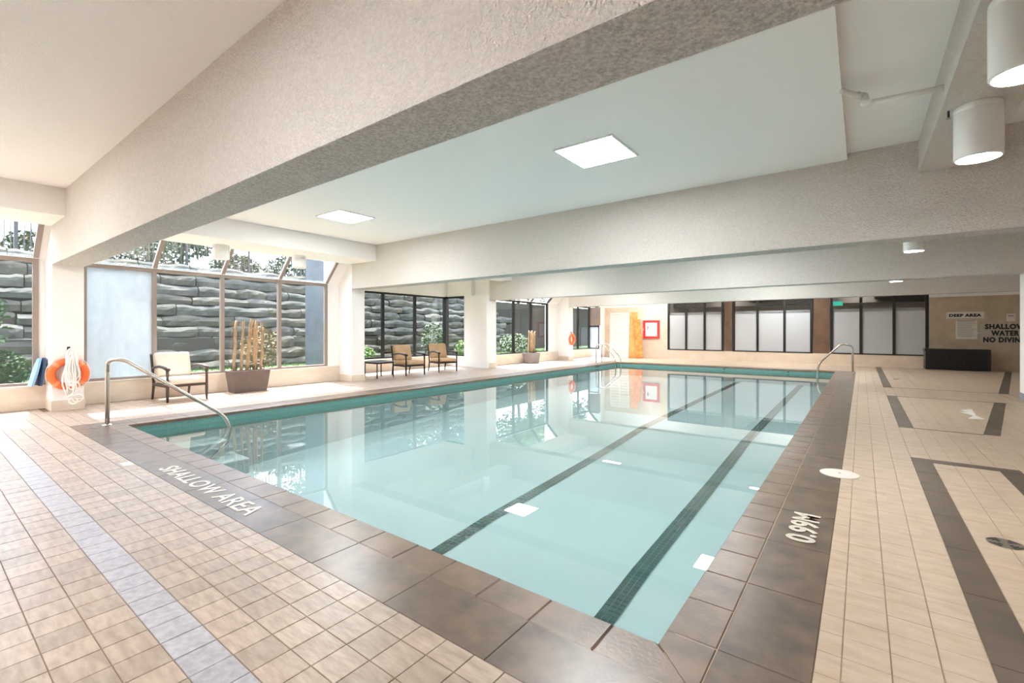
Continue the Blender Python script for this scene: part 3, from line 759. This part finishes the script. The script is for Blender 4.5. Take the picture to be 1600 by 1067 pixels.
planter('brown rectangular planter of tall bare branches beside the cream armchair', (-10.55, 4.53, 0), 0, .36, .78, .46, M['planter'],
        [(-.03, -.27, -.02, .05, 1.52, .036), (.05, -.17, 0, .05, 1.50, .032), (0, -.02, .03, .08, 1.56, .042), (.06, .09, 0, .02, 1.47, .026), (-.05, .18, .02, .01, 1.53, .030), (.04, .25, 0, .02, 1.49, .028)], 18)
planter('grey tapered planter of bare branches beside the third window', (-10.62, 15.35, 0), 0, .46, .62, .42, M['planter2'],
        [(0, -.2, 0, .03, 1.32, .032), (.02, -.08, 0, .02, 1.28, .028), (-.02, .05, 0, .03, 1.32, .034), (.04, .10, 0, .06, 1.25, .03), (0, .2, 0, .06, 1.3, .026), (.05, .0, .0, .04, 1.2, .03)], 22)

# life rings
def life_ring(label, loc, R=.205, r=.055):
    t = thing('life_ring', label, 'life ring', loc, 0, 'orange life rings')
    n, m = 40, 14
    mb = MB(); pts = [(0, R*math.cos(2*math.pi*k/n), R*math.sin(2*math.pi*k/n)) for k in range(n)]
    mb.tube(pts, r, m, closed=True); mb.build('ring', M['orange'], t, smooth=True)
    for a0 in (45, 135, 225, 315):
        b = MB(); b.tube([(0, R*math.cos(math.radians(a0+q)), R*math.sin(math.radians(a0+q))) for q in (-7, 0, 7)], r+.003, m, caps=False)
        b.build('band', M['ringband'], t, smooth=True)
    gr = MB(); gr.tube([(.0, (R+r+.006+.012*abs(math.sin(2*2*math.pi*k/48)))*math.cos(2*math.pi*k/48), (R+r+.006+.012*abs(math.sin(2*2*math.pi*k/48)))*math.sin(2*math.pi*k/48)) for k in range(48)], .006, 6, closed=True)
    gr.build('grab_line', M['reflect'], t, smooth=True)
    return t
life_ring('orange life ring hanging on the left pillar behind the white rope', (-10.34, 1.665, .60))
life_ring('small distant orange life ring on the far left pillar', (-10.34, 18.14, .93))
hk = thing('wall_hook', 'small dark hook above the near life ring on the left pillar', 'hook', (PX, 1.675, 1.0))
MB().box(0, .01, -.02, .02, -.05, .04).tube([(.005, 0, .01), (.07, 0, 0), (.09, 0, .02), (.09, 0, .045)], .007, 8).build('hook_plate', M['iron'], hk)
hk2 = copy_tree(hk); hk2.location = (PX, 18.14, 1.22); hk2['label'] = 'small hook above the distant life ring on the far pillar'
# rope coil
t = thing('throw_rope', 'tangled white rope hanging in loops over the near life ring', 'rope', (-10.30, 1.675, 1.0))
rnd = random.Random(4)
for k in range(9):
    L = rnd.choice([.55, .60, .66, .72, .78, .62]); wd = rnd.uniform(.03, .09); ox = rnd.uniform(-.03, .05); oy = rnd.uniform(-.03, .03)
    pts = []
    n = 36
    for q in range(n):
        a = 2*math.pi*q/n; z = -L/2+L/2*math.cos(a); ww = wd*(.35+1.0*(-z/L)) if z < 0 else wd*.3
        pts.append((.06+ox*.35+.02*math.sin(3*a+k), oy+ww*math.sin(a)+.012*math.sin(5*a+k), z+.01))
    MB().tube(pts, .011, 6, closed=True).build('rope_loop', M['rope'], t, smooth=True)
pts = []
for q in range(60):
    u = q/59; pts.append((.055+.015*math.sin(20*u), .02+.10*math.sin(9*u+1)*(.4+u*.6), -.05-.72*u))
pts += [(.06, .08+.07*math.cos(a), -.80+.06*math.sin(a)) for a in [k*.5 for k in range(14)]]
MB().tube(pts, .011, 6).build('rope_end', M['rope'], t, smooth=True)
pts = [(.06, .03+.05*math.cos(a), -.84+.05*math.sin(a)) for a in [k*.45 for k in range(14)]]
MB().tube(pts, .011, 6, closed=True).build('rope_loop', M['rope'], t, smooth=True)
# kick boards by the left pillar
def board(label, loc, rot, m):
    pr = [(-.10, 0), (.10, 0), (.115, .2), (.10, .34), (.06, .43), (0, .455), (-.06, .43), (-.10, .34), (-.115, .2)]
    o = MB().extr(pr, 'y', -.014, .014).build('kickboard', m, loc=loc, rot=rot, bevel=.008)
    return tag(o, label, 'kickboard', 'foam kickboards')
board('pale blue foam kickboard leaning on the sill left of the life ring pillar', (-10.815, 1.29, .405), (math.radians(-13), 0, math.radians(5)), M['blue'])
board('dark blue kickboard behind the pale one at the left pillar', (-10.80, 1.39, .405), (math.radians(-7), 0, math.radians(2)), M['navy'])

# hand rails
def arc(pts, rad=.12, n=7):
    out = [Vector(pts[0])]
    for a, b, c in zip(pts, pts[1:], pts[2:]):
        a, b, c = Vector(a), Vector(b), Vector(c); u = (a-b); v = (c-b)
        r = min(rad, u.length*.45, v.length*.45); p0 = b+u.normalized()*r; p2 = b+v.normalized()*r
        for k in range(n+1):
            s = k/n; out.append(p0*(1-s)**2+b*2*s*(1-s)+p2*s*s)
    return out+[Vector(pts[-1])]
t = thing('handrail', 'long steel handrail sloping into the near left corner of the pool', 'handrail', (-8.31, 1.73, 0))
MB().tube(arc([(0, 0, 0), (.0, 0, .90), (.10, .16, .90), (.71, 1.22, .02), (.74, 1.30, -.30), (.68, 1.0, -.62)], .20, 8), .026, 14).build('tube', M['steel'], t, smooth=True)
MB().lathe([(.062, .0), (.062, .006), (.03, .016), (.024, .02)], 20).build('flange', M['steel'], t, smooth=True)
for i, (y, lb) in enumerate(((16.95, 'nearer steel ladder rail at the far left corner of the pool'), (17.45, 'farther steel ladder rail at the far left corner of the pool'))):
    t = thing('ladder_rail', lb, 'ladder rail', (-8.55, y, 0), 0, 'pool ladder rails')
    MB().tube(arc([(0, 0, 0), (0, 0, .72), (.28, 0, .78), (.84, 0, .22), (.84, 0, -.45)], .16), .020, 10).build('tube', M['steel'], t, smooth=True)
    MB().lathe([(.05, 0), (.05, .005), (.025, .012)], 16).build('flange', M['steel'], t)
t = thing('handrail', 'short steel grab rail at the far right corner of the pool', 'handrail', (-.20, 17.1, 0))
MB().tube(arc([(0, 0, 0), (-.02, 0, .86), (-.28, -.05, .92), (-.86, -.10, .30), (-.90, -.10, -.35)], .20), .028, 12).build('tube', M['steel'], t, smooth=True)
MB().lathe([(.06, 0), (.06, .006), (.03, .014)], 16).build('flange', M['steel'], t)

# lid, drain
t = thing('skimmer_lid', 'round white skimmer lid set on the right-hand coping edge', 'lid', (-.160, 5.155, 0))
MB().lathe([(.150, 0), (.150, .004), (.143, .007)], 40).build('lid_plate', M['signwhite'], t)
MB().lathe([(.010, .0071), (.010, .0085)], 12).build('finger_hole', M['grey'], t)
t = thing('floor_drain', 'round steel floor drain in the deck inside the dark frame', 'drain', (.70, 4.07, 0))
MB().lathe([(.085, -.004), (.085, .003), (.08, .0035)], 32).build('drain_plate', M['steel'], t)
dr = MB()
for q in range(4):
    for k in range(3):
        a = math.pi/4+q*math.pi/2
        for rr in (.03+.018*k,):
            c, s_ = math.cos(a), math.sin(a); pr = []
            for sg in (-1, 1):
                pr.append((c*rr-s_*sg*(.012+.01*k), s_*rr+c*sg*(.012+.01*k)))
            for sg in (1, -1):
                pr.append((c*(rr+.01)-s_*sg*(.012+.01*k), s_*(rr+.01)+c*sg*(.012+.01*k)))
            dr.prism(pr, .0036, .0042)
dr.build('drain_slot', M['black'], t)
t = thing('wall_drain', 'tiny steel drain in the floor before the storage box', 'drain', (.75, 16.2, 0))
MB().lathe([(.075, -.004), (.075, .002), (.07, .003)], 24).build('drain_plate', M['steel'], t)

# storage bench
t = thing('storage_box', 'long black ribbed storage bench below the signs on the stone wall', 'storage box', (2.50, 21.17, 0))
bx = MB().box(-.78, .76, -.28, .29, .02, .62); bx.build('body', M['boxblack'], t)
rb = MB(); k = -.72
while k < .66: rb.box(k, k+.022, -.292, -.279, .06, .58); k += .045
rb.build('ribs', M['boxblack'], t)
MB().box(-.80, .78, -.30, .29, .62, .70).build('lid', M['boxblack'], t, bevel=.012)
MB().box(-.10, .12, -.305, -.29, .585, .625).build('handle', M['iron'], t)
for x in (-.76, .72):
    MB().box(x-.02, x+.06, -.297, -.28, .02, .62).build('corner_post', M['boxblack'], t)

# signs on the stone wall
YS = YF-.016
def wm_(x, z, y=YS-.011): return Matrix.Translation((x, y, z)) @ Matrix.Rotation(math.pi/2, 4, 'X')
t = thing('wall_sign', 'white sign reading DEEP AREA above the notice sheet', 'sign', (2.76, YS, 1.82))
MB().box(-.455, .455, -.01, 0, -.10, .115).build('plate', M['signwhite'], t)
letters('lettering', 'DEEP AREA', M['black'], t, .78, .105, Matrix.Translation((-.39, -.0105, -.05)) @ Matrix.Rotation(math.pi/2, 4, 'X'), .06, 1.1)
t = thing('notice_sheet', 'white sheet of small print pool rules below the DEEP AREA sign', 'notice', (2.795, YS, 1.345))
MB().box(-.26, .255, -.008, 0, -.315, .315).build('plate', M['signwhite'], t)
ln = MB(); rn = random.Random(2)
for k in range(17):
    z = .25-.030*k
    ln.box(-.22, -.22+.44*rn.choice((1, .95, .8, .9)), -.0092, -.0078, z, z+.009)
ln.box(-.12, .13, -.0092, -.0078, -.26, -.25)
ln.build('print_lines', M['grey'], t)
MB().box(-.23, .22, -.0092, -.0078, .285, .30).build('heading', M['black'], t)
t = thing('small_sign', 'small white notice plate above the NO DIVING lettering', 'sign', (3.82, YS, 1.73))
MB().box(-.10, .10, -.01, 0, -.12, .12).build('plate', M['signwhite'], t)
MB().box(-.065, .065, -.0112, -.0095, .04, .075).build('print_lines', M['grey'], t)
t = thing('wall_sign', 'large clear sign reading SHALLOW WATER NO DIVING partly behind the column', 'sign', (3.13, YS, .90))
MB().box(0, 1.12, -.008, 0, -.01, .66).build('plate', M['signtan'], t)
for tx, x, wd, z in (('SHALLOW', .10, .92, .455), ('WATER', .24, .64, .24), ('NO DIVING', .06, .98, .025)):
    letters('lettering', tx, M['black'], t, wd, .175, Matrix.Translation((x, -.0085, z)) @ Matrix.Rotation(math.pi/2, 4, 'X'), .06, 1.12)
# fire cabinet
t = thing('fire_cabinet', 'red framed fire cabinet with white window on the far wall', 'cabinet', (-7.95, YF, 1.37))
f = MB()
for q in ((-.40, .40, -.43, -.32), (-.40, .40, .32, .43), (-.40, -.28, -.32, .32), (.28, .40, -.32, .32)): f.box(q[0], q[1], -.05, 0, q[2], q[3])
f.build('frame', M['red'], t, bevel=.004)
MB().box(-.28, .28, -.03, 0, -.32, .32).build('pane', M['white'], t)
MB().box(-.385, -.365, -.07, -.05, -.05, .05).build('handle', M['white'], t)
MB().box(-.20, -.15, -.034, -.03, -.02, .16).box(-.17, -.10, -.034, -.03, .08, .12).build('label', M['grey'], t)
# leaning louvered panel and orange boards
def lean(name, label, cat, x0, x1, H, y0, m, slats=0, tilt=4, group=None):
    t = thing(name, label, cat, (x0, y0, 0)); t.rotation_euler = (math.radians(-tilt), 0, 0)
    wd = x1-x0
    if slats:
        f = MB()
        for a, b in ((0, .045), (wd/2-.03, wd/2+.03), (wd-.045, wd)): f.box(a, b, -.04, .0, 0, H)
        f.box(0, wd, -.04, 0, 0, .05).box(0, wd, -.04, 0, H-.05, H); f.build('frame', m, t); MB().box(.01, wd-.01, -.010, 0, .01, H-.01).build('backing', M['curb'], t)
        for k in range(slats):
            z = .06+(H-.12)*k/slats
            mt = Matrix.Translation((0, -.02, z+.03)) @ Matrix.Rotation(math.radians(-25), 4, 'X')
            for a, b in ((.05, wd/2-.035), (wd/2+.035, wd-.05)): MB().box(a, b, -.006, .006, 0, (H-.12)/slats*.96, mtx=mt).build('slat', m, t)
    else:
        MB().box(0, wd, -.07, 0, 0, H).build('board', m, t, bevel=.02)
    return t
lean('louvered_panel', 'white louvered panel leaning in the far left corner', 'panel', -10.02, -9.02, 2.20, YF-.17, M['whitefoam'], 15)
lean('rescue_board', 'tall straight orange board leaning right of the louvered panel', 'board', -9.0, -8.62, 2.20, YF-.16, M['orangefoam'])
t = lean('rescue_board', 'shorter orange board leaning askew against the tall one', 'board', -8.55, -8.22, 1.85, YF-.33, M['orangefoam2'], tilt=5)
t.rotation_euler = (math.radians(-6), math.radians(-7), 0)

# ------------------------------------------------------------ outside
struct(MB().box(-16.2, -12.62, -14, 40, .0, .22).box(-12.62, -11.12, -14, 7.0, 0, .22).box(-12.62, -11.12, 12.5, 40, 0, .22).build('garden_ground', M['grass']), 'strip of lawn outside the left windows')
gr = MB(); rg = random.Random(3)
for k in range(9000):
    x = rg.uniform(-14.6, -11.3); y = rg.uniform(-1, 24)
    if -12.75 < x and 6.9 < y < 12.9: continue
    h_ = rg.uniform(.04, .10); a = rg.uniform(0, 3.14); dx, dy = .012*math.cos(a), .012*math.sin(a)
    gr.poly([(x-dx, y-dy, .22), (x+dx, y+dy, .22), (x+rg.uniform(-.03, .03), y+rg.uniform(-.03, .03), .22+h_)])
o = gr.build('grass', M['leaf2']); o['kind'] = 'stuff'; tag(o, 'green lawn grass outside the left windows', 'grass')
# terraced retaining wall of long flat stones
rw = thing('retaining_wall', 'terraced garden wall of long rough grey stones outside the windows', 'retaining wall', (-14.6, 8, .2))
rr_ = random.Random(11)
courses = []; z = .15; k = 0
while z < 3.0:
    h_ = rr_.uniform(.26, .36); courses.append((z, h_, -.0-.20*k)); z += h_; k += 1
nst = 0
for ci, (z, h_, xo) in enumerate(courses):
    y = -2.5+rr_.uniform(-.5, 0)
    while y < 19:
        L = rr_.uniform(.7, 1.9); n1, n2 = 8, 4
        mb = MB(); depth = .9; ang = 0
        jx = rr_.uniform(-.07, .07)
        for a in range(n1+1):
            u = a/n1; yy = y-8+.012+(L-.024)*u
            e = 1-abs(2*u-1)**6
            ztop = z+h_*(.93+.07*e)+.03*math.sin(5*yy+ci)+rr_.uniform(-.012, .012)
            for (dx, zz) in ((-depth, z-.2), (0.0-.05*(1-e), z+.015), (.02*e+rr_.uniform(-.03, .03), z+h_*.5), (-.015, ztop-.085), (-.10, ztop-.012), (-depth, ztop)):
                mb.v.append((xo+jx+dx, yy, zz-.2))
        for a in range(n1):
            for b in range(5): q = a*6+b; mb.f.append((q, q+6, q+7, q+1))
        mb.f.append((0, 1, 2, 3, 4, 5)); mb.f.append(tuple(n1*6+5-q for q in range(6)))
        if nst < 290: mb.build('stone', M['rock'] if rr_.random() < .6 else M['rock2'], rw, smooth=False)
        nst += 1; y += L
MB().box(-2.0, -.35, -10.5, 12, -.3, .2).box(-3.5, -2.1, -10.5, 12, -.3, 2.7).box(-.9, -.45, -10.5, 12, -.3, .9).build('bank', M['soilout'], rw)
struct(MB().box(-40, -16.9, -16, 40, 0, 3.0).build('upper_ground', M['soilout']), 'raised planted ground above the garden wall')
# fence on top
fn = thing('garden_railing', 'black metal railing on top of the garden wall', 'railing', (-17.4, 8, 3.0))
for k in range(12): MB().box(-.03, .03, -10+1.9*k-.03, -10+1.9*k+.03, 0, 1.25).build('post', M['iron'], fn)
MB().box(-.015, .015, -10, 11, 1.15, 1.19).build('top_rail', M['iron'], fn); MB().box(-.015, .015, -10, 11, .12, .15).build('bottom_rail', M['iron'], fn)
bar = MB()
for k in range(175): bar.box(-.008, .008, -10+.12*k-.012, -10+.12*k+.012, .15, 1.15)
bar.build('baluster', M['iron'], fn, kind='stuff')
# shrubs and trees
def leaves(n, cen, rad, size, rn, mb):
    for k in range(n):
        while True:
            p = Vector((rn.uniform(-1, 1), rn.uniform(-1, 1), rn.uniform(-1, 1)))
            if .35 < p.length < 1: break
        p = Vector((cen[0]+p.x*rad[0], cen[1]+p.y*rad[1], cen[2]+p.z*rad[2]))
        a = Vector((rn.uniform(-1, 1), rn.uniform(-1, 1), rn.uniform(-.6, .6))).normalized()*size
        b = a.orthogonal().normalized()*size*.45
        mb.poly([p-a, p+b, p+a, p-b])
def shrub(label, loc, rad, m, n=700, size=.05, seed=1, group='garden shrubs'):
    t = thing('shrub', label, 'shrub', loc, 0, group); rn = random.Random(seed); mb = MB()
    leaves(n, (0, 0, rad[2]), rad, size, rn, mb); o = mb.build('foliage', m, t, kind='stuff')
    MB().tube([(0, 0, 0), (0, .02, rad[2])], .02, 6).build('stem', M['bark'], t)
shrub('low dark green shrub outside the leftmost window', (-12.6, 1.0, .2), (.45, .55, .38), M['leaf'], 1500, .05, 1)
shrub('orange tipped round shrub behind the brown planter', (-13.2, 6.0, .2), (.5, .5, .62), M['leaf3'], 900, .05, 2)
shrub('lime green shrub at the left end of the corner window', (-13.6, 9.6, .2), (.35, .4, .28), M['leaf2'], 600, .05, 3)
shrub('lime green shrub at the right end of the corner window', (-12.3, 13.2, .2), (.3, .4, .4), M['leaf2'], 600, .05, 4)
shrub('dark teal bush against the stones behind the tan chairs', (-13.8, 13.0, .2), (.4, .55, .75), M['leaf'], 900, .06, 5)
shrub('green shrub on the lawn outside the third window', (-13.2, 17.6, .2), (.6, 1.0, .5), M['leaf'], 1000, .06, 6)
shrub('dark overgrown bush on the stones outside the left edge window', (-13.9, -.2, .3), (.8, 1.6, 1.2), M['leaf'], 2200, .07, 7)
def tree(label, loc, H, cr, m, seed):
    t = thing('tree', label, 'tree', loc, 0, 'trees above the garden wall'); rn = random.Random(seed)
    MB().tube([(0, 0, 0), (.1, .05, H*.35), (.05, .2, H*.7)], [.14, .10, .05], 8).build('trunk', M['bark'], t, smooth=True)
    mb = MB(); bm_ = MB()
    for k in range(9):
        c = (rn.uniform(-cr, cr)*.7, rn.uniform(-cr, cr)*.8, H*rn.uniform(.45, .95)); leaves(380, c, (cr*.45,)*3, .13, rn, mb)
        bm_.tube([(.08, .05, H*.35), (c[0]*.5, c[1]*.5, c[2]*.8), c], [.04, .025, .01], 5)
    bm_.build('branches', M['bark'], t); mb.build('foliage', m, t, kind='stuff')
tree('green tree above the garden wall, left of the greenhouse window', (-19.5, -1.5, 3.0), 4.2, 1.8, M['leaf2'], 1)
tree('dark tree behind the railing above the greenhouse window', (-21, 5.5, 3.0), 3.6, 1.6, M['leaf'], 2)
tree('bushy tree above the stones behind the tan chairs', (-19.5, 12.0, 3.0), 4.5, 2.2, M['leaf2'], 3)
tree('tall dark tree beyond the third window', (-18.3, 20.2, 1.0), 5.5, 2.2, M['leaf'], 4)
tree('dense tree beyond the farthest left window', (-15.5, 26.5, 0.2), 6.0, 2.4, M['leaf'], 5)
for k, (x, y, r_) in enumerate(((-18.3, -.5, 1.0), (-18.6, 2.6, 1.0), (-18.4, 4.9, 1.1), (-18.2, 7.4, .9), (-18.5, 9.6, 1.1))):
    shrub(['bare low bush behind the railing left of the first big pane', 'bush behind the railing above the fogged pane', 'broad bush behind the railing over the second pane', 'small bush behind the railing over the planter', 'dark bush behind the railing at the right end of the greenhouse window'][k], (x, y, 3.0), (r_*.6, r_, r_*.62), M['leaf'], 1500, .08, 20+k, 'bushes behind the garden railing')
tree('broad tree behind the third window, left', (-19.4, 15.4, 2.8), 3.6, 1.5, M['leaf'], 7)
tree('tree far behind the third window, right', (-24.5, 22.5, 1.0), 6.5, 2.6, M['leaf2'], 8)
tree('tall tree far behind the corner window', (-27.0, 8.4, 3.0), 7.0, 2.4, M['leaf'], 9)
tree('slim tree behind the farthest left window', (-13.0, 30.0, 0.2), 6.0, 2.2, M['leaf2'], 10)
tree('tree seen mirrored in the pool under the third window', (-19.0, 25.8, 2.6), 5.2, 2.3, M['leaf2'], 12)
tree('tree far back along the garden wall beyond the pool end', (-21.5, 30.5, 2.6), 5.5, 2.4, M['leaf'], 13)
tree('tree behind the stone wall seen past the right tan chair', (-23.5, 18.0, 3.0), 5.0, 2.0, M['leaf'], 14)
tree('leafy tree at the near end of the garden wall', (-18.5, -7.0, 3.0), 4.5, 2.2, M['leaf2'], 6)
